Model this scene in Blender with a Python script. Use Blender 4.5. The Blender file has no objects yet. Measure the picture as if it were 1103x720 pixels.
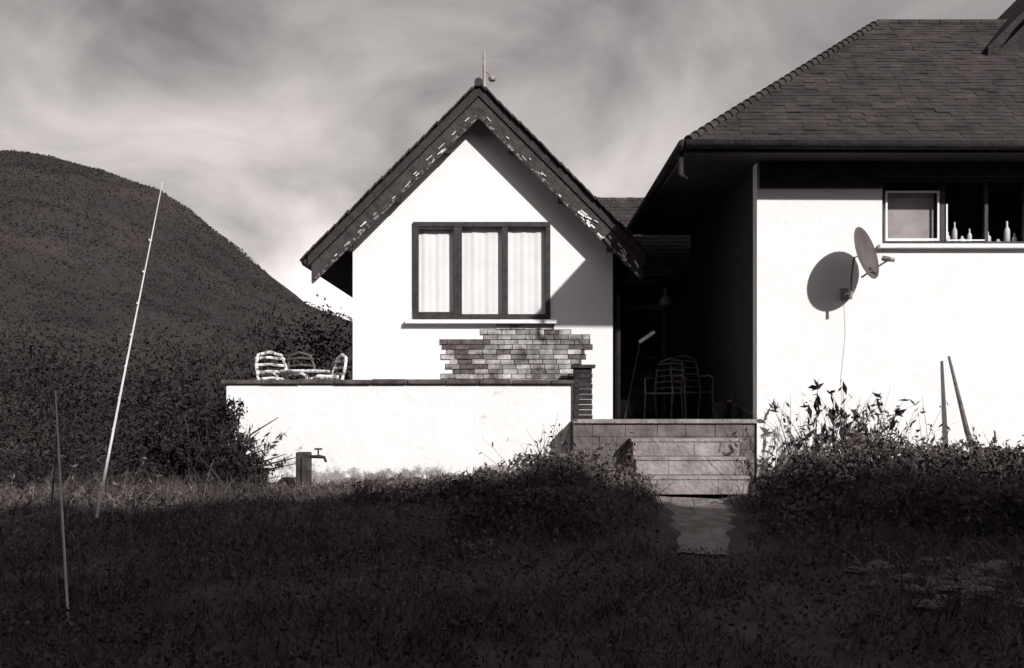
import bpy, math, random
import numpy as np
from mathutils import Vector, Matrix, noise
random.seed(7); rng=np.random.default_rng(7)
scene=bpy.context.scene
scene.view_settings.view_transform='Standard'
scene.view_settings.look='None'
scene.view_settings.exposure=0

# ------------------------------------------------------------------ materials
def tint(v):
    k=max(0,1-v*1.6)
    return (v*(1+.18*k), v*(1-.05*k), v*(1-.04*k), 1)
def mat(name, a, b, scale=4, rough=.85, bump=.3, bscale=None, island=0.0, detail=5, spec=.25, lo=.35, hi=.65):
    m=bpy.data.materials.new(name); m.use_nodes=True
    nt=m.node_tree; N=nt.nodes; L=nt.links
    p=N['Principled BSDF']
    if bump==0 and island>0:
        N.remove(p); p=N.new('ShaderNodeBsdfDiffuse'); L.new(p.outputs[0],N['Material Output'].inputs['Surface']); cin=p.inputs['Color']
    else:
        p.inputs['Roughness'].default_value=rough; p.inputs['Specular IOR Level'].default_value=spec; cin=p.inputs['Base Color']
    tc=N.new('ShaderNodeTexCoord')
    n=N.new('ShaderNodeTexNoise'); n.inputs['Scale'].default_value=scale; n.inputs['Detail'].default_value=detail
    n.inputs['Roughness'].default_value=.65
    L.new(tc.outputs['Object'],n.inputs['Vector'])
    r=N.new('ShaderNodeValToRGB'); r.color_ramp.elements[0].position=lo; r.color_ramp.elements[1].position=hi
    r.color_ramp.elements[0].color=tint(a); r.color_ramp.elements[1].color=tint(b)
    L.new(n.outputs['Fac'],r.inputs['Fac'])
    out=r.outputs['Color']
    if island>0:
        g=N.new('ShaderNodeNewGeometry'); mr=N.new('ShaderNodeMapRange')
        mr.inputs['To Min'].default_value=1-island; mr.inputs['To Max'].default_value=1+island
        L.new(g.outputs['Random Per Island'],mr.inputs['Value'])
        vm=N.new('ShaderNodeVectorMath'); vm.operation='SCALE'
        L.new(out,vm.inputs[0]); L.new(mr.outputs['Result'],vm.inputs['Scale']); out=vm.outputs['Vector']
    L.new(out,cin)
    if bump>0:
        n2=N.new('ShaderNodeTexNoise'); n2.inputs['Scale'].default_value=bscale or scale*4; n2.inputs['Detail'].default_value=4
        L.new(tc.outputs['Object'],n2.inputs['Vector'])
        bp=N.new('ShaderNodeBump'); bp.inputs['Strength'].default_value=bump; bp.inputs['Distance'].default_value=.03
        L.new(n2.outputs['Fac'],bp.inputs['Height']); L.new(bp.outputs['Normal'],p.inputs['Normal'])
    return m

def white_mat(name, base, dirt, thr=.62, z_lo=None, z_hi=None, bump=.3):
    m=bpy.data.materials.new(name); m.use_nodes=True
    nt=m.node_tree; N=nt.nodes; L=nt.links
    p=N['Principled BSDF']; p.inputs['Roughness'].default_value=.85; p.inputs['Specular IOR Level'].default_value=.15
    tc=N.new('ShaderNodeTexCoord')
    n=N.new('ShaderNodeTexNoise'); n.inputs['Scale'].default_value=2.3; n.inputs['Detail'].default_value=8; n.inputs['Roughness'].default_value=.72
    L.new(tc.outputs['Object'],n.inputs['Vector'])
    fac=n.outputs['Fac']
    if z_lo is not None:
        s=N.new('ShaderNodeSeparateXYZ'); L.new(tc.outputs['Object'],s.inputs[0])
        mr=N.new('ShaderNodeMapRange'); mr.inputs['From Min'].default_value=z_lo; mr.inputs['From Max'].default_value=z_hi
        mr.inputs['To Min'].default_value=.30; mr.inputs['To Max'].default_value=0
        L.new(s.outputs['Z'],mr.inputs['Value'])
        ad=N.new('ShaderNodeMath'); ad.operation='ADD'; L.new(fac,ad.inputs[0]); L.new(mr.outputs['Result'],ad.inputs[1]); fac=ad.outputs[0]
    r=N.new('ShaderNodeValToRGB'); r.color_ramp.elements[0].position=.3; r.color_ramp.elements[1].position=thr+.08
    r.color_ramp.elements[0].color=(base,base,base,1); r.color_ramp.elements[1].color=tint(dirt)
    e=r.color_ramp.elements.new(thr); e.color=(base*.94,base*.93,base*.925,1)
    L.new(fac,r.inputs['Fac'])
    L.new(r.outputs['Color'],p.inputs['Base Color'])
    n2=N.new('ShaderNodeTexNoise'); n2.inputs['Scale'].default_value=9; n2.inputs['Detail'].default_value=6
    L.new(tc.outputs['Object'],n2.inputs['Vector'])
    bp=N.new('ShaderNodeBump'); bp.inputs['Strength'].default_value=bump; bp.inputs['Distance'].default_value=.02
    L.new(n2.outputs['Fac'],bp.inputs['Height']); L.new(bp.outputs['Normal'],p.inputs['Normal'])
    return m

M={}
M['render']=white_mat('white_render',.80,.5,.69,bump=.4)
M['paintwall']=white_mat('painted_masonry',.80,.25,.63,.5,1.0,.6)
M['paintwhite']=mat('white_paint',.7,.85,6,.5,.1)
M['chairpaint']=mat('worn_chair_paint',.12,.75,14,.6,.1,lo=.4,hi=.55)
M['flaky']=mat('flaking_paint',.03,.34,22,.8,.5,lo=.5,hi=.68)
M['timber']=mat('dark_timber',.022,.055,7,.7,.4)
M['black']=mat('black_boards_and_shade',.014,.032,5,.8,.4)  # also carries the painted shade of the side and link walls
M['roof']=mat('roof_tile',.026,.054,3,.9,.6,45,island=.13)
M['roofbase']=mat('roof_under_tile',.025,.045,9,.9,.4)
M['frame']=mat('window_frame_stain',.02,.045,9,.5,.15)
M['curtain']=mat('curtain_cloth',.74,.82,3,.9,.1)
M['blind']=mat('grey_blind',.25,.38,2,.8,.1)
M['brick']=mat('exposed_brick',.08,.5,4,.9,.6,60,island=.4)
M['mortar']=mat('dark_mortar',.05,.14,12,.95,.7)
M['darkbrick']=mat('dark_brick',.02,.05,9,.95,.7,island=.3)
M['coping']=mat('coping_stone',.04,.11,6,.9,.6)
M['concrete']=mat('old_concrete',.13,.32,3.0,.9,.9,20)
M['concreted']=mat('dark_concrete',.07,.17,3,.9,.9)
M['soil']=mat('rough_soil_grass',.04,.10,2.2,.95,1.0,14)
M['path']=mat('worn_path',.14,.30,4,.95,.9,20)
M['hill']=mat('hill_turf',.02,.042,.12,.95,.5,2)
M['leaf_d']=mat('dark_leaf',.055,.12,1.2,.8,0,island=.45,detail=3)
M['leaf_hedge']=mat('hedge_leaf',.018,.040,.7,.85,0,island=.4,detail=3)
M['leaf_h']=mat('hillside_leaf',.016,.054,.13,.9,0,island=.2,detail=5,lo=.3,hi=.7)
M['leaf_l']=mat('pale_stem_leaf',.12,.28,3,.7,0,island=.5,detail=2)
M['grass']=mat('grass_blade',.045,.11,1.1,.8,0,island=.5,detail=3)
M['cane']=mat('bamboo_cane',.6,.75,8,.6,.1)
M['wood']=mat('weathered_wood',.06,.16,8,.85,.5)
M['darkwood']=mat('dark_twig_bark',.02,.06,8,.9,.4)
M['metal']=mat('dull_metal',.18,.32,8,.45,.1,spec=.5)
M['dish']=mat('dish_enamel',.075,.11,5,.6,.05)
M['stone']=mat('garden_stone',.10,.24,6,.9,.8)
M['bottle']=mat('pale_ceramic',.5,.7,5,.4,.05)
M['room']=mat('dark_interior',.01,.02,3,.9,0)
g=bpy.data.materials.new('window_glass'); g.use_nodes=True
nt=g.node_tree; nt.nodes.remove(nt.nodes['Principled BSDF'])
o=nt.nodes['Material Output']; mx=nt.nodes.new('ShaderNodeMixShader'); tr=nt.nodes.new('ShaderNodeBsdfTransparent'); gl=nt.nodes.new('ShaderNodeBsdfGlossy')
gl.inputs['Roughness'].default_value=.03; mx.inputs[0].default_value=.08
nt.links.new(tr.outputs[0],mx.inputs[1]); nt.links.new(gl.outputs[0],mx.inputs[2]); nt.links.new(mx.outputs[0],o.inputs['Surface'])
M['glass']=g

# ------------------------------------------------------------------ mesh helpers
class MB:
    def __init__(s): s.v=[]; s.f=[]
    def add(s,vs,fs):
        o=len(s.v); s.v+= [tuple(v) for v in vs]; s.f+=[tuple(i+o for i in f) for f in fs]; return s
    def box(s,x0,x1,y0,y1,z0,z1):
        return s.add([(x0,y0,z0),(x1,y0,z0),(x1,y1,z0),(x0,y1,z0),(x0,y0,z1),(x1,y0,z1),(x1,y1,z1),(x0,y1,z1)],
            [(0,3,2,1),(4,5,6,7),(0,1,5,4),(1,2,6,5),(2,3,7,6),(3,0,4,7)])
    def rbox(s,c,size,R):
        vs=[]
        for dz in(-1,1):
            for dx,dy in((-1,-1),(1,-1),(1,1),(-1,1)):
                vs.append(Vector(c)+R@Vector((dx*size[0]/2,dy*size[1]/2,dz*size[2]/2)))
        return s.add(vs,[(0,3,2,1),(4,5,6,7),(0,1,5,4),(1,2,6,5),(2,3,7,6),(3,0,4,7)])
    def prism(s,poly,y0,y1):
        n=len(poly); vs=[(x,y0,z) for x,z in poly]+[(x,y1,z) for x,z in poly]
        fs=[tuple(range(n)),tuple(range(2*n-1,n-1,-1))]+[(i,i+n,(i+1)%n+n,(i+1)%n) for i in range(n)]
        return s.add(vs,fs)
    def tube(s,pts,r,n=6):
        if not isinstance(r,(list,tuple)): r=[r]*len(pts)
        pts=[Vector(p) for p in pts]; vs=[]
        for i,p in enumerate(pts):
            d=(pts[min(i+1,len(pts)-1)]-pts[max(i-1,0)]).normalized()
            a=d.orthogonal().normalized() if abs(d.z)>.9 else d.cross(Vector((0,0,1))).normalized()
            b=d.cross(a)
            for k in range(n):
                t=2*math.pi*k/n; vs.append(p+(a*math.cos(t)+b*math.sin(t))*r[i])
        fs=[]
        for i in range(len(pts)-1):
            for k in range(n):
                fs.append((i*n+k,i*n+(k+1)%n,(i+1)*n+(k+1)%n,(i+1)*n+k))
        fs.append(tuple(range(n-1,-1,-1))); fs.append(tuple(range((len(pts)-1)*n,len(pts)*n)))
        return s.add(vs,fs)
    def lathe(s,c,prof,n=12):
        vs=[];fs=[]
        for r,z in prof:
            for k in range(n):
                t=2*math.pi*k/n; vs.append((c[0]+r*math.cos(t),c[1]+r*math.sin(t),c[2]+z))
        for i in range(len(prof)-1):
            for k in range(n): fs.append((i*n+k,i*n+(k+1)%n,(i+1)*n+(k+1)%n,(i+1)*n+k))
        fs.append(tuple(range(n-1,-1,-1))); fs.append(tuple(range((len(prof)-1)*n,len(prof)*n)))
        return s.add(vs,fs)
    def blob(s,c,r,seed=0,amp=.25,seg=10,rings=7):
        vs=[];fs=[]
        for i in range(rings+1):
            ph=math.pi*i/rings
            for k in range(seg):
                t=2*math.pi*k/seg
                d=Vector((math.sin(ph)*math.cos(t),math.sin(ph)*math.sin(t),math.cos(ph)))
                q=1+amp*noise.noise(d*1.6+Vector((seed*3.1,seed,0)))
                vs.append((c[0]+d.x*r[0]*q,c[1]+d.y*r[1]*q,c[2]+d.z*r[2]*q))
        for i in range(rings):
            for k in range(seg): fs.append((i*seg+k,(i+1)*seg+k,(i+1)*seg+(k+1)%seg,i*seg+(k+1)%seg))
        return s.add(vs,fs)
    def obj(s,name,m,parent=None,smooth=False,bevel=0):
        me=bpy.data.meshes.new(name); me.from_pydata(s.v,[],s.f); me.validate(); me.update()
        me.materials.append(m)
        if smooth: me.polygons.foreach_set('use_smooth',[True]*len(me.polygons))
        o=bpy.data.objects.new(name,me); scene.collection.objects.link(o)
        if parent: o.parent=parent
        if bevel:
            b=o.modifiers.new('bevel','BEVEL'); b.width=bevel; b.segments=2; b.limit_method='ANGLE'
        return o
def empty(name):
    e=bpy.data.objects.new(name,None); scene.collection.objects.link(e); return e
def sm(a,b,x):
    t=max(0,min(1,(x-a)/(b-a))); return t*t*(3-2*t)
def ga(x,y,cx,cy,rx,ry): return math.exp(-((x-cx)/rx)**2-((y-cy)/ry)**2)

# ------------------------------------------------------------------ ground
def h(x,y):
    z=.55*sm(5.5,15.2,y)
    z+=.33*sm(2.9,3.9,x)*sm(10.0,13.2,y)
    if y<60:
        z+=.09*noise.noise(Vector((x*.55,y*.55,3)))*sm(3,6,y)+.04*noise.noise(Vector((x*2.2,y*2.2,9)))
        z+=.30*ga(x,y,.5,12.3,1.1,1.2)+.12*ga(x,y,-1.2,12.6,1.0,.9)+.22*ga(x,y,4.2,11.6,1.5,1.3)
        if 1.3<x<3.0 and y<15: z-=.05*sm(1.3,1.7,x)*(1-sm(2.6,3.0,x))
    return z
xs=np.concatenate([[-900,-400,-200,-100,-60,-35,-22],np.linspace(-15,15,201),[22,35,60,100,200,400,900]])
ys=np.concatenate([[-300,-100,-40,-15,-5,0,2.5],np.linspace(4,18,111),[20,25,35,60,100,200,400,900]])
mb=MB(); nx=len(xs)
for y in ys:
    for x in xs: mb.v.append((x,y,h(x,y)))
for j in range(len(ys)-1):
    for i in range(nx-1): mb.f.append((j*nx+i,j*nx+i+1,(j+1)*nx+i+1,(j+1)*nx+i))
mb.obj('ground',M['soil'],smooth=True)

PL=3.6
def path_x(y):
    t=(14.15-y)/6.6; return 2.15-.2*t-.9*t*t
mb=MB(); K=40
for i in range(K+1):
    t=i/K; y=14.15-PL*t; xc=path_x(y); w=(.50+.06*math.sin(i*1.3)+.05*math.sin(i*.7))*(1-.5*t)
    for k in range(7):
        x=xc+w*(k/3-1); z=h(x,y)+.02-(.03 if k in(0,6) else 0); mb.v.append((x,y,z))
for i in range(K):
    for k in range(6): mb.f.append((i*7+k+1,i*7+k,(i+1)*7+k,(i+1)*7+k+1))
mb.obj('garden_path',M['path'],smooth=True)

# ------------------------------------------------------------------ hill
PX=[-140,-100,-60,-45,-35.5,-32,-28.9,-24.9,-21,-18.4,-15.8,-13.5,-10,-5,2,12,30]
PZ=[9,14,19,19.6,19.5,19.2,18.5,16.9,14.1,12.1,10.0,8.7,7.2,5.6,3.8,2,-1]
def hillz(x,y):
    p=float(np.interp(x,PX,PZ))
    t=(y-30)/50
    s=t if t<1 else 1-.25*(t-1)
    return p*s+.5*noise.noise(Vector((x*.22,y*.22,0)))+.2*noise.noise(Vector((x*.6,y*.6,7)))+(-.3 if y<31 else 0)
mb=MB(); hx=np.linspace(-140,30,221); hy=np.concatenate([np.linspace(29,80,72),np.linspace(84,170,14)])
for y in hy:
    for x in hx: mb.v.append((x,y,hillz(x,y)))
for j in range(len(hy)-1):
    for i in range(len(hx)-1):
        a=j*len(hx)+i; mb.f.append((a,a+1,a+1+len(hx),a+len(hx)))
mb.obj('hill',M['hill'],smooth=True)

def leaves(name,P,S,m,parent=None,up=.0,aspect=.55):
    P=np.asarray(P,float); n=len(P); S=np.asarray(S,float).reshape(-1,1)
    a=rng.normal(size=(n,3)); a[:,2]+=up; a/=np.linalg.norm(a,axis=1)[:,None]
    b=rng.normal(size=(n,3)); b-= (b*a).sum(1)[:,None]*a; b/=np.linalg.norm(b,axis=1)[:,None]
    V=np.empty((n,4,3)); V[:,0]=P-a*S; V[:,1]=P+b*S*aspect; V[:,2]=P+a*S; V[:,3]=P-b*S*aspect
    me=bpy.data.meshes.new(name); me.from_pydata(V.reshape(-1,3).tolist(),[],np.arange(n*4).reshape(n,4).tolist())
    me.materials.append(m); me.update()
    o=bpy.data.objects.new(name,me); scene.collection.objects.link(o)
    if parent: o.parent=parent
    return o
def blobpts(blobs,n,shell=.5):
    out=[]; vol=np.array([b[3]*b[4]*b[5] for b in blobs])**.75; vol/=vol.sum()
    for b,w in zip(blobs,vol):
        k=int(n*w)
        d=rng.normal(size=(k,3)); d/=np.linalg.norm(d,axis=1)[:,None]
        r=shell+(1-shell)*rng.random(k)**.6
        q=np.array([1+.35*noise.noise(Vector(v)*2.3+Vector((b[0],b[1],0))) for v in d])
        out.append(np.array(b[:3])+d*(r*q)[:,None]*np.array(b[3:6]))
    return np.concatenate(out)

n=90000
X=rng.uniform(-50,-6,n); Y=rng.uniform(32,82,n)
keep=(-X/Y<.50)&(-X/Y>.1); X=X[keep]; Y=Y[keep]
Z=np.array([hillz(x,y) for x,y in zip(X,Y)])+rng.uniform(0,.08,len(X))
leaves('hillside_scrub',np.stack([X,Y,Z],1),rng.uniform(.03,.10,len(X)),M['leaf_h'],up=.3,aspect=.7)

bl=[(-9.5,20,1.4,2.4,1.4,1.9),(-7.2,19,1.2,1.6,1.2,1.6),(-5.4,19.4,1.4,1.3,1.2,1.6),(-4.1,20.2,1.8,1.0,1.0,1.7),(-3.5,21.5,2.1,.7,.8,1.5),(-11.5,17,1.2,2,1.5,1.6),(-6.3,16.6,.7,1.6,1,.75),(-8.6,15.8,.6,1.8,1,.7),(-4.9,16.2,.8,.9,.8,.8)]
P=blobpts(bl,40000,.35); leaves('hedge',P,rng.uniform(.02,.055,len(P)),M['leaf_hedge'])

# unseen conifer hedge, added behind the camera to shade the foreground
def build_shade_hedge():
    e=empty('unseen_shade_hedge'); mb=MB(); nxh,nzh=110,22; X0,X1=-13,34
    def top(x): return 11.65+.5*noise.noise(Vector((x*.45,0,2)))+.45*noise.noise(Vector((x*1.3,0,5)))+.5*sm(4,-4,x)
    for side in(0,1):
        for j in range(nzh+1):
            for i in range(nxh+1):
                x=X0+(X1-X0)*i/nxh; z=top(x)*j/nzh; th=1.5*(1-.75*(j/nzh)**3)
                y=-6+(th if side else -th)+.35*noise.noise(Vector((x*.8,z*.8,side*7)))
                mb.v.append((x,y,z))
    W_=nxh+1; O=(nzh+1)*W_
    for j in range(nzh):
        for i in range(nxh):
            a=j*W_+i; mb.f.append((a,a+1,a+1+W_,a+W_)); mb.f.append((O+a+1,O+a,O+a+W_,O+a+1+W_))
    for i in range(nxh):
        a=nzh*W_+i; mb.f.append((a,a+1,O+a+1,O+a))
    mb.obj('inner_mass',M['leaf_hedge'],e,smooth=True)
    n=14000; x=rng.uniform(X0,X1,n); t=rng.random(n)**.7; z=np.array([top(v) for v in x])*t+rng.normal(0,.12,n); th=1.6*(1-.75*t**3)
    y=-6+th*rng.choice([-1,1],n)+rng.normal(0,.15,n)
    leaves('sprays',np.stack([x,y,z],1),rng.uniform(.1,.28,n),M['leaf_hedge'],e,up=.6)
build_shade_hedge()

# ------------------------------------------------------------------ cottage
c=empty('gabled_cottage')
AX=-.5
w=MB()
w.prism([(-2.45,1.38),(-1.52,1.38),(-1.52,5.25),(-2.45,4.32)],17.5,17.72)
w.prism([(.59,1.38),(1.55,1.38),(1.55,4.22),(.59,5.18)],17.5,17.72)
w.prism([(-1.52,1.38),(.59,1.38),(.59,2.96),(-1.52,2.96)],17.5,17.72)
w.prism([(-1.52,4.46),(.59,4.46),(.59,5.18),(AX,6.27),(-1.52,5.25)],17.5,17.72)
w.box(-2.45,-2.25,17.72,24,1.38,4.3); w.box(1.35,1.55,17.72,24,1.38,4.2)
w.prism([(-2.25,1.38),(1.35,1.38),(1.35,4.3),(AX,6.2),(-2.25,4.4)],23.8,24)
w.obj('walls',M['render'],c)
r=MB()
r.prism([(AX,6.46),(AX,6.30),(-3.07,3.73),(-3.07,3.89)],17.1,24.4)
r.prism([(AX,6.46),(2.02,3.94),(2.02,3.78),(AX,6.30)],17.1,24.4)
r.obj('roof_deck',M['roofbase'],c)
t=MB()
for side,L in((-1,2.62),(1,2.56)):
    ca=math.cos(math.pi/4)
    R=Matrix.Rotation(side*math.pi/4,3,'Y')
    nrow=int(L/ca/.145)
    for i in range(nrow+1):
        s=i*.145+.05
        for j,yy in enumerate(np.arange(17.04,24.3,.30)):
            cx=AX+side*(s*ca); cz=6.46-s*ca
            nrm=Vector((side*ca,0,ca))
            Rt=R@Matrix.Rotation(side*random.uniform(.03,.12),3,'Y')@Matrix.Rotation(random.uniform(-.03,.03),3,'Z')
            t.rbox(Vector((cx,yy+.14+random.uniform(-.012,.012),cz))+nrm*(.022+random.uniform(0,.012)),(.19,.285,.022),Rt)
t.obj('roof_tiles',M['roof'],c)
rc=MB()
for k in range(17):
    y0=17.04+k*.43; rc.tube([(AX,y0,6.49),(AX,y0+.42,6.49+random.uniform(0,.01))],.065,10)
rc.obj('ridge_tiles',M['roof'],c)
b=MB()
b.prism([(AX,6.285),(AX,6.0),(-3.02,3.48),(-3.02,3.765)],17.13,17.165)
b.prism([(AX,6.285),(1.97,3.815),(1.97,3.53),(AX,6.0)],17.13,17.165)
b.obj('bargeboards',M['timber'],c)
b=MB()
for side,L in((-1,2.5),(1,2.45)):
    q=[(AX,6.04),(AX+side*L,6.04-L),(AX+side*L,5.965-L),(AX,5.965)]
    if side>0:q=q[::-1]
    b.prism(q,17.112,17.126)
b.obj('peeling_trim',M['flaky'],c)
b=MB()
for i in range(26):
    x=AX+1.5+random.uniform(0,.96); z=6.10-(x-AX)+random.uniform(-.1,.08)
    b.rbox((x,17.106,z),(random.uniform(.03,.13),.008,random.uniform(.010,.03)),Matrix.Rotation(math.pi/4+random.uniform(-.3,.3),3,'Y'))
for i in range(18):
    x=AX-random.uniform(.1,2.4); z=6.06+(x-AX)+random.uniform(-.06,.06)
    b.rbox((x,17.106,z),(random.uniform(.03,.13),.008,random.uniform(.006,.014)),Matrix.Rotation(-math.pi/4+random.uniform(-.12,.12),3,'Y'))
for i in range(8):
    x=AX+random.uniform(.1,1.5); z=6.06-(x-AX)+random.uniform(-.06,.06)
    b.rbox((x,17.106,z),(random.uniform(.03,.1),.008,random.uniform(.006,.014)),Matrix.Rotation(math.pi/4+random.uniform(-.12,.12),3,'Y'))
b.obj('paint_flakes',M['paintwhite'],c)
b=MB()
for side,L in((-1,2.4),(1,2.4)):
    for s in (.5,1.25,2.0):
        b.box(AX+side*s-.05,AX+side*s+.05,17.17,17.5,6.12-s-.12,6.12-s)
b.obj('purlin_ends',M['timber'],c)
b=MB()
b.tube([(-3.12,17.15,3.80),(-3.12,24.3,3.84)],.06,8); b.tube([(2.07,17.15,3.85),(2.07,24.3,3.9)],.06,8)
b.tube([(2.07,17.5,3.83),(1.75,17.62,3.5),(1.64,17.62,3.35),(1.64,17.62,1.45)],.04,8)
b.obj('gutters',M['black'],c,smooth=True)
f=MB()
x0,x1,z0,z1=-1.52,.59,2.96,4.46
f.box(x0,x1,17.45,17.55,z1-.075,z1); f.box(x0,x1,17.45,17.55,z0,z0+.085)
f.box(x0,x0+.085,17.452,17.548,z0+.085,z1-.075); f.box(x1-.075,x1,17.452,17.548,z0+.085,z1-.075)
for xc,ww in((-.835,.13),(-.105,.085)): f.box(xc-ww/2,xc+ww/2,17.452,17.548,z0+.085,z1-.075)
f.box(x0+.085,-.9,17.47,17.53,z0+.085,z0+.12); f.box(x0+.085,-.9,17.47,17.53,z1-.11,z1-.075)
f.obj('window_frame',M['frame'],c,bevel=.006)
gp=MB(); gp.add([(x0,17.505,z0),(x1,17.505,z0),(x1,17.505,z1),(x0,17.505,z1)],[(0,1,2,3)]); gp.obj('window_glass',M['glass'],c)
cu=MB(); n=150
for i in range(n+1):
    x=x0+(x1-x0)*i/n; y=17.575+.005*math.sin(i*.35)+.003*math.sin(i*.81+1); cu.v+=[(x,y,z0-.0),(x,y+.004,z1)]
for i in range(n): cu.f.append((2*i,2*i+2,2*i+3,2*i+1))
cu.obj('curtain',M['curtain'],c,smooth=True)
MB().box(-1.64,.68,17.37,17.5,2.895,2.955).obj('window_sill',M['paintwhite'],c,bevel=.008)
mo=MB(); br=MB()
row=0; z=1.98
while z<2.86:
    off=(row%2)*.11
    xl=-1.02 if z<2.62 else (-.48 if z<2.78 else -.3); xr=1.12 if z<2.7 else (.95 if z<2.8 else .62)
    xl+=random.uniform(-.12,.12); xr+=random.uniform(-.12,.12)
    x=xl+off-.1
    while x<xr:
        a=max(x,xl); bb=min(x+.208,xr)
        miss=(a<-.5 and random.random()<.5) or (a>.85 and random.random()<.5)
        mo.box(a-.008,bb+.008,17.494,17.499,z-.010+random.uniform(-.006,.004),z+.0775)
        if bb-a>.04 and not miss and random.random()>.05:
            br.box(a,bb,17.484+random.uniform(-.006,.005),17.4945,z+random.uniform(-.003,.003),z+.066+random.uniform(-.003,.003))
        x+=.2175
    z+=.0755; row+=1
mo.obj('brick_backing',M['mortar'],c); br.obj('exposed_bricks',M['brick'],c,bevel=.006)
fi=MB(); fi.tube([(-.42,17.25,6.45),(-.42,17.25,7.0)],[.028,.022],8); fi.blob((-.30,17.25,6.60),(.06,.05,.05),3); fi.tube([(-.42,17.25,6.74),(-.32,17.25,6.64)],.014)
fi.obj('roof_finial',M['metal'],c)

# ------------------------------------------------------------------ right house
H=empty('white_house')
w=MB()
w.box(3.23,4.88,15.0,15.25,.2,4.84); w.box(7.6,12.5,15.0,15.25,.2,4.84)
w.box(4.88,7.6,15.0,15.25,.2,3.72)
w.box(12.3,12.5,15.25,20.6,.2,4.84); w.box(3.4,12.3,20.4,20.6,.2,4.84)
w.obj('front_wall',M['render'],H)
MB().box(3.232,3.4,15.26,20.6,.2,4.84).obj('side_wall',M['black'],H)  # wall turned from the sun: its shade is put into the black colour
MB().box(3.26,4.87,14.965,14.997,4.50,4.84).obj('painted_eave_shade',M['timber'],H)  # dark strip that deepens the eave shadow on the white wall
MB().box(4.88,7.6,15.0,15.2,4.66,4.84).obj('window_lintel',M['timber'],H)
s=MB(); s.box(2.22,13.4,14.3,21.3,4.85,4.92); s.obj('soffit',M['timber'],H)
EX,EY,EZ=2.22,14.3,4.93; d=3.5; RZ=7.59; BX=13.4; BY=21.3
rr=MB(); rr.add([(EX,EY,EZ),(BX,EY,EZ),(BX,BY,EZ),(EX,BY,EZ),(EX+d,EY+d,RZ),(BX-d,EY+d,RZ)],
   [(0,1,5,4),(1,2,5),(2,3,4,5),(3,0,4),(0,3,2,1)]); rr.obj('roof_deck',M['roofbase'],H)
sl=math.hypot(d,RZ-EZ); ang=math.atan2(RZ-EZ,d)
t=MB(); dr=.115; nr=int(sl/dr)
for i in range(nr+1):
    s_=i*dr+.05
    yy=EY+s_*math.cos(ang); zz=EZ+s_*math.sin(ang)
    xl=EX+(yy-EY)-.03; xr=BX-(yy-EY)
    x=xl+random.uniform(0,.03)+(i%2)*.08
    if i%2: 
        t.rbox((xl+.04,yy,zz+.03),(.1,.18,.012),Matrix.Rotation(ang-.08,3,'X'))
    while x<xr:
        R=Matrix.Rotation(ang-random.uniform(.05,.10),3,'X')@Matrix.Rotation(random.uniform(-.04,.04),3,'Z')
        t.rbox((x+.08,yy-.02+random.uniform(-.008,.008),zz+.022+random.uniform(0,.008)),(.168,.17,.010),R); x+=.164
for i in range(nr+1):
    s_=i*dr+.05; xx=EX+s_*math.cos(ang); zz=EZ+s_*math.sin(ang); y=EY+(xx-EX)
    while y<BY-(xx-EX):
        R=Matrix.Rotation(-ang+.1,3,'Y'); t.rbox((xx-.02,y+.1,zz+.025+random.uniform(0,.012)),(.17,.2,.016),R); y+=.206
t.obj('roof_tiles',M['roof'],H)
t=MB(); A=Vector((EX,EY,EZ+.03)); B=Vector((EX+d,EY+d,RZ+.03)); n=34
for i in range(n):
    p=A.lerp(B,i/n); q=A.lerp(B,(i+1.05)/n); t.tube([p,q],[.075,.05],8)
for i in range(22):
    p=Vector((EX+d+i*.32,EY+d,RZ+.02)); t.tube([p,p+Vector((.31,0,0))],[.075,.075],8)
t.obj('hip_and_ridge_tiles',M['roof'],H)
f=MB(); f.box(EX,BX,14.262,14.298,4.80,4.97); f.box(2.182,2.218,14.262,21.3,4.80,4.97); f.obj('fascia',M['timber'],H)
f=MB(); f.tube([(EX-.05,14.2,4.90),(BX,14.2,4.86)],.06,8); f.tube([(2.13,14.2,4.90),(2.13,21.2,4.86)],.06,8)
f.tube([(2.13,14.35,4.88),(2.13,14.35,4.55),(2.2,14.4,4.5)],.035,8); f.obj('gutters',M['black'],H,smooth=True)
cg=MB(); cg.prism([(7.1,6.6),(11.7,6.6),(11.7,6.8),(9.4,9.1),(7.1,6.8)],16.75,18.5); cg.obj('cross_gable_wall',M['black'],H)
cg=MB(); cg.prism([(6.95,6.76),(6.95,6.88),(9.4,9.33),(11.85,6.88),(11.85,6.76),(9.4,9.21)],16.6,19.8); cg.obj('cross_gable_roof',M['black'],H)
x0,x1,z0,z1=4.88,7.6,3.76,4.66
f=MB(); f.box(x0,x1,15.06,15.14,z0,z0+.05); f.box(x0,x1,15.06,15.14,z1-.05,z1)
for xc,ww in((x0+.025,.05),(5.70,.07),(6.28,.05),(6.80,.05),(x1-.025,.05)): f.box(xc-ww/2,xc+ww/2,15.062,15.138,z0+.05,z1-.05)
f.obj('window_frame',M['frame'],H,bevel=.005)
f=MB()
a,bq=4.94,5.65
f.box(a,bq,15.04,15.06,z0+.055,z0+.085); f.box(a,bq,15.04,15.06,4.45,4.475); f.box(a,a+.025,15.04,15.06,z0+.085,4.45); f.box(bq-.025,bq,15.04,15.06,z0+.085,4.45)
f.box(5.74,5.76,15.04,15.06,3.82,4.3); f.box(5.74,6.25,15.04,15.06,3.815,3.83)
f.obj('window_sash',M['paintwhite'],H)
MB().box(4.965,5.62,15.16,15.17,3.82,4.46).obj('roller_blind',M['blind'],H)
gp=MB(); gp.add([(x0,15.1,z0),(x1,15.1,z0),(x1,15.1,z1),(x0,15.1,z1)],[(0,1,2,3)]); gp.obj('window_glass',M['glass'],H)
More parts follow.
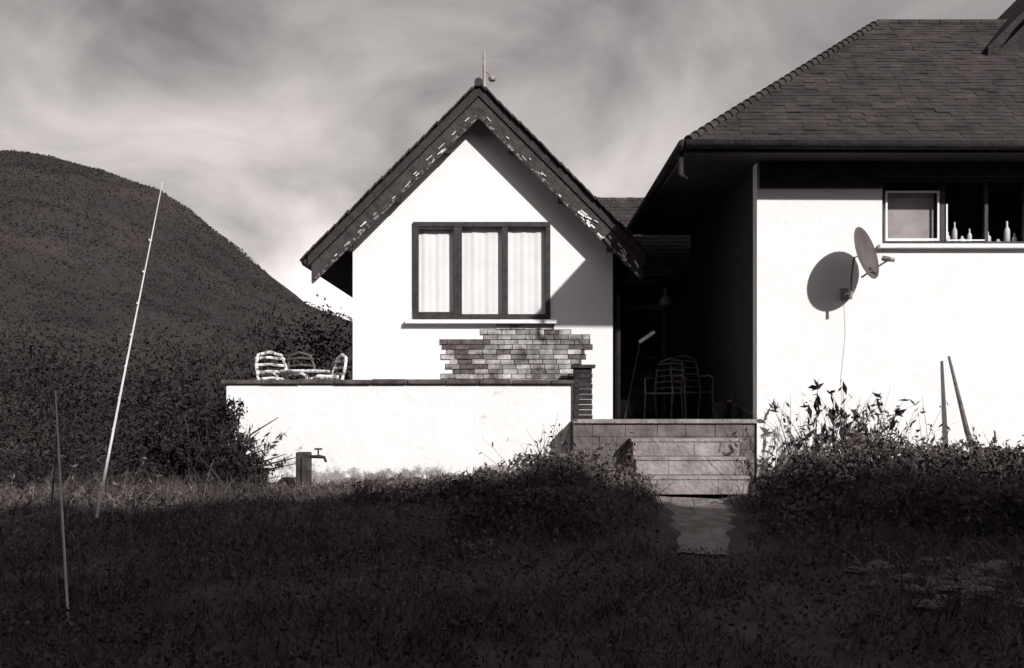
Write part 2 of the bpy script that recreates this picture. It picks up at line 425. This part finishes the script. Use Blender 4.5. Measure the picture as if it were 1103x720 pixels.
MB().box(4.82,7.7,14.9,15.15,3.70,3.758).obj('window_sill',M['paintwhite'],H,bevel=.008)
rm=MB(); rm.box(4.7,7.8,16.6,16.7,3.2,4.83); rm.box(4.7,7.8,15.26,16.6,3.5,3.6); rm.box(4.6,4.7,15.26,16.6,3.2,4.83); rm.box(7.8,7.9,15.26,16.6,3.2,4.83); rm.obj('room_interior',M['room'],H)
bt=MB()
MB().box(4.88,7.6,15.16,15.32,3.722,3.76).obj('inner_sill',M['paintwhite'],H)
for x,hh,rd in((5.83,.2,.03),(5.92,.33,.035),(6.02,.14,.05),(6.12,.24,.03),(6.36,.2,.045),(6.5,.1,.05),(6.62,.34,.04),(6.72,.18,.03),(6.9,.28,.04),(7.05,.42,.05),(7.25,.2,.06)):
    bt.lathe((x,15.22,3.76),[(rd,0),(rd,hh*.6),(rd*.9,hh*.68),(rd*.35,hh*.8),(rd*.35,hh),(rd*.2,hh)],10)
bt.obj('bottles',M['bottle'],H,smooth=True)

# ------------------------------------------------------------------ link building
K=empty('link_building')
MB().box(1.0,3.9,21.0,21.2,1.38,4.05).obj('wall',M['black'],K)  # shade of the gap painted in as a black wall colour
rk=MB(); rk.add([(.9,20.6,3.95),(4.2,20.6,3.95),(4.2,23,5.75),(.9,23,5.75),(.9,20.6,3.85),(4.2,20.6,3.85),(4.2,23,5.6),(.9,23,5.6)],[(0,1,2,3),(4,7,6,5),(0,4,5,1),(1,5,6,2),(2,6,7,3),(3,7,4,0)])
rk.obj('roof_deck',M['roofbase'],K)
t=MB(); an=math.atan2(1.8,2.4)
for i in range(22):
    y=20.62+i*.115; z=3.98+(y-20.6)*.75; x=.9+(i%2)*.08
    while x<4.1:
        t.rbox((x+.08,y,z+.02+random.uniform(0,.012)),(.16,.17,.014),Matrix.Rotation(an-.1,3,'X')); x+=.166
t.obj('roof_tiles',M['roof'],K)
dd=MB(); dd.box(1.9,1.98,20.95,21.0,1.42,3.5); dd.box(2.75,2.83,20.95,21.0,1.42,3.5); dd.box(1.98,2.75,20.95,21.0,3.42,3.5); dd.box(1.98,2.75,20.97,20.995,2.5,2.56)
dd.box(2.05,2.68,20.96,20.995,1.5,2.3)
dd.obj('door',M['wood'],K)
ln=MB(); ln.tube([(2.75,20.9,3.75),(2.75,20.4,3.75),(2.75,20.4,3.6)],.02); ln.lathe((2.75,20.4,3.42),[(.05,0),(.13,.03),(.09,.14),(.03,.2)],10); ln.obj('porch_lantern',M['metal'],K)

# ------------------------------------------------------------------ patio, walls, steps
p=MB(); p.box(-3.75,.79,15.76,28,.1,1.415); p.box(.79,3.226,15.28,28,.1,1.42); p.obj('patio',M['concreted'])
tw=empty('terrace_wall')
m_=MB(); m_.box(-3.9,.8,15.5,15.74,.3,1.93); m_.obj('painted_wall',M['paintwall'],tw,bevel=.02)
cp=MB(); x=-3.95
while x<.83:
    L=random.uniform(.42,.62); e=min(x+L,.86)
    cp.box(x,e-.008,15.44+random.uniform(-.01,.01),15.8,1.932,1.99+random.uniform(-.006,.008)); x=e
    if e>=.86: break
cp.obj('coping_stones',M['coping'],tw,bevel=.01)
rb=MB()
for i in range(46):
    x=-3.8+i*.1+random.uniform(-.04,.04)
    if random.random()<.55: rb.blob((x,15.46,h(x,15.4)+.03),(random.uniform(.04,.11),.05,random.uniform(.03,.07)),i)
rb.obj('footing_stones',M['stone'],tw)
q=MB()
for k,z in enumerate(np.arange(1.425,2.15,.078)):
    o=(k%2)*.008; q.box(.93-o,1.2-o,16.95,17.2,z,z+.072)
q.box(.89,1.24,16.9,17.25,2.20,2.25)
q.obj('brick_pillar',M['darkbrick'],bevel=.005)
rw=empty('retaining_wall')
q=MB(); z=.35; k=0
while z<1.36:
    x=.81+(k%2)*-.12
    while x<3.2:
        L=random.uniform(.3,.5); a=max(x,.81); e=min(x+L,3.2)
        if e-a>.04: q.box(a,e-.004,15.0+random.uniform(-.004,.004),15.27,z,z+.172)
        x+=L
    z+=.175; k+=1
q.obj('stone_courses',M['concreted'],rw,bevel=.006)
MB().box(.805,3.22,14.96,15.275,1.40,1.455).obj('capping',M['concrete'],rw,bevel=.008)
st=empty('garden_steps')
q=MB(); q2=MB()
for i in range(3):
    zt=1.21-.225*i; y0=14.66-.3*i
    xr=2.93-.004*i; cut=(2.35,1.98,2.55)[i]
    q.box(1.56+.004*i,cut-.004,y0,14.99,zt-.225,zt-.045); q.box(cut,xr,y0+.004,14.99,zt-.225,zt-.045)
    q2.box(1.53,2.96-.01*i,y0-.015,14.985 if i==0 else y0+.29,zt-.044,zt)
q.obj('risers',M['concrete'],st,bevel=.006); q2.obj('treads',M['concrete'],st,bevel=.01)

# ------------------------------------------------------------------ satellite dish
D=empty('satellite_dish')
ctr=Vector((4.46,14.53,3.56)); nrm=Vector((.74,-.62,.26)).normalized()
Q=nrm.to_track_quat('Z','Y').to_matrix()
q=MB(); vs=[];fs=[]; n=32; rings=7
for s_ in(0,1):
    for i in range(rings):
        r_=.32*i/(rings-1)+.002
        for k in range(n):
            a=2*math.pi*k/n; vs.append(ctr+Q@Vector((r_*math.cos(a),r_*1.08*math.sin(a),.75*r_*r_-.008*s_)))
for s_ in(0,1):
    o_=s_*rings*n
    for i in range(rings-1):
        for k in range(n): fs.append((o_+i*n+k,o_+i*n+(k+1)%n,o_+(i+1)*n+(k+1)%n,o_+(i+1)*n+k))
o_=rings*n
for k in range(n): fs.append(((rings-1)*n+k,(rings-1)*n+(k+1)%n,o_+(rings-1)*n+(k+1)%n,o_+(rings-1)*n+k))
q.add(vs,fs); q.obj('reflector',M['dish'],D,smooth=True)
lnb=ctr+nrm*.36+Vector((.02,0,-.18))
q=MB(); low=ctr+Vector((0,0,-.29)); q.tube([low,lnb],.012); q.tube([lnb,lnb-(lnb-ctr).normalized()*.09],.035,10); q.tube([lnb,lnb+Vector((.06,0,-.01))],.028,8)
q.tube([ctr-nrm*.03,ctr-nrm*.1,Vector((4.36,14.63,3.3)),Vector((4.36,14.63,3.0))],.02,8)
q.tube([Vector((4.36,14.63,3.1)),Vector((4.38,14.98,3.1))],.018,8); q.rbox((4.38,14.985,3.1),(.10,.02,.16),Matrix.Identity(3))
q.obj('arm_and_bracket',M['metal'],D)
cb=MB(); pts=[Vector((4.38,14.98,3.05)),Vector((4.40,14.985,2.6)),Vector((4.34,14.985,2.0)),Vector((4.38,14.985,1.2))]; cb.tube(pts,.003,5); cb.obj('cable',M['paintwhite'],D)

# ------------------------------------------------------------------ small things
q=MB(); q.tube([(-4.38,12,.45),(-4.1,12,1.9),(-3.70,12.05,4.0)],[.016,.012,.004],7)
for k in range(9): 
    z=.7+k/9*3; x=-4.38+(z-.45)*.19; q.tube([(x,12,z),(x+.004,12,z+.02)],.018-.010*k/9,7)
q.obj('bamboo_cane',M['cane'])
q=MB(); q.tube([(-3.11,8,-.05),(-3.16,8,.8),(-3.21,8,1.72)],[.010,.009,.005],7); q.obj('bamboo_cane',M['cane'])
q=MB(); q.tube([(-3.26,8.2,.0),(-3.30,8.15,.9),(-3.22,8.1,1.55)],[.009,.008,.005],6); q.obj('bamboo_cane',M['wood'])
q=MB(); q.tube([(5.98,14.55,.82),(5.88,14.7,1.3),(5.72,14.9,2.28)],[.05,.035,.018],7); q.tube([(5.9,14.7,1.25),(6.02,14.6,1.0),(6.0,14.5,.85)],[.02,.03,.03],6); q.obj('leaning_branch',M['wood'])

q=empty('garden_tap')
a=MB(); a.box(-2.80,-2.62,14.72,14.9,.3,1.03); a.obj('post',M['timber'],q,bevel=.015)
a=MB(); a.tube([(-2.62,14.8,.97),(-2.50,14.8,.97),(-2.44,14.8,.96),(-2.42,14.8,.90)],[.02,.024,.022,.018],8); a.tube([(-2.52,14.8,.97),(-2.52,14.8,1.06)],.012,6); a.tube([(-2.57,14.8,1.07),(-2.47,14.8,1.07)],.013,6)
a.tube([(-2.71,14.70,.4),(-2.71,14.70,.97),(-2.63,14.76,.97)],.014,6); a.obj('tap',M['timber'],q,smooth=True)
q=MB()
for i,(x,y,r_) in enumerate(((-3.35,14.7,.12),(-3.15,14.8,.09),(-2.98,14.9,.06),(-2.2,15.1,.05),(-1.6,15.2,.06))): q.blob((x,y,h(x,y)+r_*.5),(r_*1.2,r_,r_*.8),i+40)
q.obj('border_stones',M['coping'])
q=MB()
for i in range(46):
    x=random.uniform(2.9,4.4); y=random.uniform(8.3,9.9); r_=random.uniform(.03,.10)
    q.blob((x,y,h(x,y)+r_*.3),(r_*1.5,r_,r_*.6),i+80,.6)
q.obj('rockery_stones',M['stone'])

def chair(x,y,z,rot,m,wd=.5,name='garden_chair',r_=.014):
    e=empty(name); R=Matrix.Rotation(rot,3,'Z'); T=lambda p:Vector((x,y,z))+R@Vector(p)
    a=MB()
    for sx in(-wd/2,wd/2):
        a.tube([T((sx,-.25,0)),T((sx,-.2,.42)),T((sx,-.22,.64)),T((sx,-.1,.68)),T((sx,.2,.67))],r_)
        a.tube([T((sx,.3,0)),T((sx,.2,.42)),T((sx,.30,.80)),T((sx*.8,.33,.95)),T((0,.34,1.0))],r_)
    for k in range(6): a.tube([T((-wd/2,-.2+.08*k,.42)),T((wd/2,-.2+.08*k,.42))],r_*.85)
    for k in range(5): 
        yy=.22+.025*k; a.tube([T((-wd/2,yy,.5+.1*k)),T((0,yy+.03,.52+.1*k)),T((wd/2,yy,.5+.1*k))],r_*.85)
    a.obj('frame_and_slats',m,e); return e
chair(-3.28,16.3,1.42,.8,M['chairpaint'],.5,r_=.024); chair(-2.78,16.45,1.38,-1.1,M['chairpaint'],.5,r_=.024)
chair(-2.95,17.0,1.42,2.6,M['wood'],.5,r_=.02)
chair(2.75,17.3,1.42,.3,M['wood'],.46); chair(2.45,18.4,1.42,-.5,M['metal'],.46)
tb=empty('garden_table'); a=MB(); a.lathe((-3.05,16.75,2.12),[(.36,0),(.38,.02),(.36,.04)],24); a.obj('top',M['chairpaint'],tb)
a=MB()
for k in range(3):
    an_=k*2.1; a.tube([(-3.05,16.75,2.12),(-3.05+.1*math.cos(an_),16.75+.1*math.sin(an_),1.8),(-3.05+.3*math.cos(an_),16.75+.3*math.sin(an_),1.42)],.018)
a.obj('legs',M['chairpaint'],tb)
br_=empty('garden_broom')
q=MB(); q.tube([(1.75,17.65,1.45),(1.98,17.58,2.60)],.012,6); q.obj('handle',M['timber'],br_)
q=MB(); q.rbox((2.08,17.56,2.70),(.28,.06,.05),Matrix.Rotation(-.6,3,'Y')); q.obj('head',M['paintwhite'],br_)
q=MB(); q.lathe((1.85,18.2,1.42),[(.12,0),(.17,.3),(.18,.32),(.15,.32)],14); q.lathe((3.0,16.2,1.42),[(.1,0),(.14,.25),(.15,.27),(.12,.27)],14); q.obj('plant_pots',M['darkbrick'])

# ------------------------------------------------------------------ plants
def weeds(name,x0,x1,y0,y1,n,hmin,hmax,m,leafy=8,lean=.35,ls=.05,stem=.007):
    V=[];F=[]; P=[];S=[]
    for i in range(n):
        x=random.uniform(x0,x1); y=random.uniform(y0,y1); z=h(x,y)-.03
        H_=random.uniform(hmin,hmax)*random.uniform(.6,1); lx=random.gauss(0,lean)*H_; ly=random.gauss(0,lean)*H_; w_=stem
        pr=[]
        for k in range(6):
            t_=k/5; pr.append(Vector((x+lx*t_**1.7,y+ly*t_**1.7,z+H_*(t_-.12*t_**3*abs(lx)))))
        for k in range(6):
            ww=w_*(1-k/6.5); o_=len(V); V+=[(pr[k].x-ww,pr[k].y,pr[k].z),(pr[k].x+ww,pr[k].y+ww,pr[k].z)]
            if k: F.append((o_-2,o_-1,o_+1,o_))
        for k in range(leafy):
            t_=random.uniform(.25,1); j=min(4,int(t_*5)); q_=pr[j].lerp(pr[j+1],t_*5-j)
            P.append((q_.x+random.gauss(0,.025),q_.y+random.gauss(0,.025),q_.z+random.gauss(0,.02))); S.append(ls*random.uniform(.4,1.1))
    e=empty(name)
    me=bpy.data.meshes.new('stems'); me.from_pydata(V,[],F); me.materials.append(m); o=bpy.data.objects.new('stems',me); scene.collection.objects.link(o); o.parent=e
    if P: leaves('foliage',P,S,m,e,up=.5,aspect=.3)
    return e
weeds('tall_weeds',3.1,5.0,13.4,14.6,80,.5,1.2,M['leaf_d'],6,.34,.06)
weeds('tall_weeds',3.3,4.7,13.8,14.6,22,.9,1.4,M['leaf_hedge'],12,.4,.10,.011)
weeds('tall_weeds',3.1,4.6,13.6,14.5,45,.6,1.2,M['leaf_hedge'],3,.5,.05)
weeds('flowering_weeds',4.9,6.6,13.4,14.4,120,.2,.6,M['leaf_d'],9,.3,.045)
weeds('tall_weeds',0.0,1.45,13.6,14.6,70,.35,.9,M['leaf_d'],7,.4,.055)
weeds('tall_weeds',0.0,1.4,13.7,14.6,30,.5,1.05,M['leaf_hedge'],4,.5,.05)
weeds('tall_weeds',-4.1,-3.2,14.4,15.2,100,.4,1.15,M['leaf_hedge'],10,.5,.07)
weeds('tall_weeds',-8.5,-3.2,9.5,14,220,.2,.6,M['leaf_d'],5,.4,.05)
weeds('tall_weeds',-8.5,-4,14,15.8,160,.2,.7,M['leaf_hedge'],7,.4,.06)
weeds('wall_foot_weeds',-3.2,0.2,15.2,15.42,170,.06,.25,M['leaf_d'],5,.4,.03)
weeds('tall_weeds',3.0,6.5,9.5,12.5,200,.12,.45,M['leaf_d'],8,.4,.05)
weeds('tall_weeds',-4,1.4,9,13,220,.12,.4,M['leaf_d'],6,.4,.045)
weeds('dry_grass_stalks',3.0,4.5,8.2,10.2,260,.08,.3,M['leaf_l'],1,.8,.03,.005)
weeds('dry_grass_stalks',-6.2,-4.0,10.5,13.5,260,.08,.3,M['leaf_l'],1,.8,.03,.005)
def shrub(name,blobs,n,smin,smax,m):
    e=empty(name); P=blobpts(blobs,n,.45)
    leaves('foliage',P,rng.uniform(smin,smax,len(P)),m,e,up=.4)
    a=MB()
    for b in blobs:
        gz=h(b[0],b[1])
        for k in range(7):
            tx=b[0]+random.gauss(0,.4)*b[3]; ty=b[1]+random.gauss(0,.4)*b[4]; tz=b[2]+b[5]*random.uniform(.3,1.0)
            a.tube([(b[0]+random.uniform(-.1,.1),b[1],gz-.05),((b[0]+tx)/2+random.uniform(-.05,.05),(b[1]+ty)/2,(gz+tz)/2),(tx,ty,tz)],[.02,.012,.004],5)
    a.obj('branches',M['darkwood'],e); return e
shrub('low_shrub',[(-.2,12.6,.60,.8,.8,.32),(.55,12.8,.76,.7,.8,.36),(1.05,12.9,.66,.5,.6,.34),(.2,11.4,.50,.9,.8,.3),(-1.2,12.9,.55,.7,.6,.25)],21000,.015,.042,M['leaf_d'])
shrub('low_shrub',[(3.2,12.4,.70,.5,.8,.40),(4.1,12.6,.92,.7,.7,.38),(5.0,12.6,.90,.7,.7,.34),(5.9,12.5,.84,.8,.7,.34),(3.0,11.4,.5,.45,.6,.26),(4.3,11.0,.62,.9,.7,.3),(5.3,11.2,.62,.9,.8,.3)],25000,.015,.042,M['leaf_d'])
shrub('branching_bush',[(-3.95,15.0,1.05,.5,.4,.5),(-4.4,15.4,1.2,.6,.5,.7),(-3.5,14.9,.75,.35,.3,.26),(-3.75,15.1,1.55,.22,.2,.2)],5500,.02,.05,M['leaf_hedge'])
a=MB()
for i in range(44):
    x=-3.95+random.uniform(-.25,.4); y=15.0+random.uniform(-.2,.2); L=random.uniform(.35,1.15); an_=random.uniform(-.2,2.4)
    dx=math.cos(an_)*L*.8; dz=abs(math.sin(an_))*L
    a.tube([(x,y,.55),(x+dx*.35,y,.55+dz*.8),(x+dx,y-.05,.6+dz)],[.022,.015,.005],5)
a.obj('arching_twigs',M['darkwood'])

def hb(x,y):
    return .05+.34*max(0,noise.noise(Vector((x*.6,y*.5,11)))+.15)+.14*max(0,noise.noise(Vector((x*1.7,y*1.5,4))))
P=[];S=[]
for x,y in zip(rng.uniform(-8,8,75000),5.9+9.3*rng.random(75000)):
    if abs(x)/y>.5: continue
    if y>10.4 and abs(x-path_x(y))<.42: continue
    if 1.45<x<3.05 and y>13.9: continue
    k=hb(x,y)*(1-.6*sm(13.5,15.2,y))
    if random.random()>.25+k*3: continue
    P.append((x,y,h(x,y)+k*random.random()**.6)); S.append(random.uniform(.010,.030))
leaves('bramble_ground_cover',P,S,M['leaf_d'],up=.3,aspect=.6)

V=[];F=[]
n=45000
gx=rng.uniform(-8,8,n); gy=6.0+9.4*rng.random(n)
for x,y in zip(gx,gy):
    if abs(x)/y>.5: continue
    if y>10.4 and abs(x-path_x(y))<.45 and random.random()<.93: continue
    if 1.5<x<3 and y>13.9: continue
    dens=noise.noise(Vector((x*.7,y*.7,5)))
    if dens<-.2 and random.random()<.7: continue
    z=h(x,y); H_=(.05+.20*random.random()**2)*(1+1.2*dens); a_=random.random()*6.28; w_=.006; lx=random.gauss(0,.7)*H_; ly=random.gauss(0,.7)*H_
    o_=len(V); V+=[(x-w_*math.cos(a_),y-w_*math.sin(a_),z-.01),(x+w_*math.cos(a_),y+w_*math.sin(a_),z-.01),(x+lx,y+ly,z+H_)]; F.append((o_,o_+1,o_+2))
me=bpy.data.meshes.new('rough_grass'); me.from_pydata(V,[],F); me.materials.append(M['grass']); o=bpy.data.objects.new('rough_grass',me); scene.collection.objects.link(o)

# ------------------------------------------------------------------ light, world, camera
sd=Vector((-.55,1,-.60)).normalized()
l=bpy.data.lights.new('sun','SUN'); l.energy=4.6; l.angle=math.radians(.9); l.color=(1,.985,.97)
so=bpy.data.objects.new('sun',l); so.rotation_euler=sd.to_track_quat('-Z','Y').to_euler(); scene.collection.objects.link(so)
W=bpy.data.worlds.new('World'); scene.world=W; W.use_nodes=True; N=W.node_tree.nodes; L=W.node_tree.links
bg=N['Background']; bg.inputs['Strength'].default_value=.125
sky=N.new('ShaderNodeTexSky'); sky.sky_type='NISHITA'; sky.sun_disc=False
sky.sun_elevation=math.asin(-sd.z); sky.sun_rotation=math.atan2(-sd.x,-sd.y)
bw=N.new('ShaderNodeRGBToBW'); L.new(sky.outputs[0],bw.inputs[0])
tc=N.new('ShaderNodeTexCoord'); mp=N.new('ShaderNodeMapping'); mp.inputs['Scale'].default_value=(1.6,1.6,2.6); mp.inputs['Rotation'].default_value=(0,math.radians(-30),0); mp.inputs['Location'].default_value=(.3,.4,.15)
L.new(tc.outputs['Generated'],mp.inputs['Vector'])
nz=N.new('ShaderNodeTexNoise'); nz.inputs['Scale'].default_value=2.6; nz.inputs['Detail'].default_value=9; nz.inputs['Roughness'].default_value=.52; nz.inputs['Distortion'].default_value=.5
L.new(mp.outputs[0],nz.inputs['Vector'])
mr=N.new('ShaderNodeMapRange'); mr.inputs['From Min'].default_value=.33; mr.inputs['From Max'].default_value=.67; mr.inputs['To Min'].default_value=.5; mr.inputs['To Max'].default_value=1.45
L.new(nz.outputs['Fac'],mr.inputs['Value'])
mu=N.new('ShaderNodeMath'); mu.operation='MULTIPLY'; L.new(bw.outputs[0],mu.inputs[0]); L.new(mr.outputs[0],mu.inputs[1])
cm=N.new('ShaderNodeVectorMath'); cm.operation='SCALE'; cm.inputs[0].default_value=(1.06,.98,.975); L.new(mu.outputs[0],cm.inputs['Scale'])
L.new(cm.outputs[0],bg.inputs['Color'])
cam=bpy.data.cameras.new('camera'); cam.lens=40; cam.sensor_width=36; cam.shift_y=.0725; cam.clip_end=3000
co=bpy.data.objects.new('camera',cam); co.location=(0,0,1.6); co.rotation_euler=(math.radians(90),0,0); scene.collection.objects.link(co); scene.camera=co
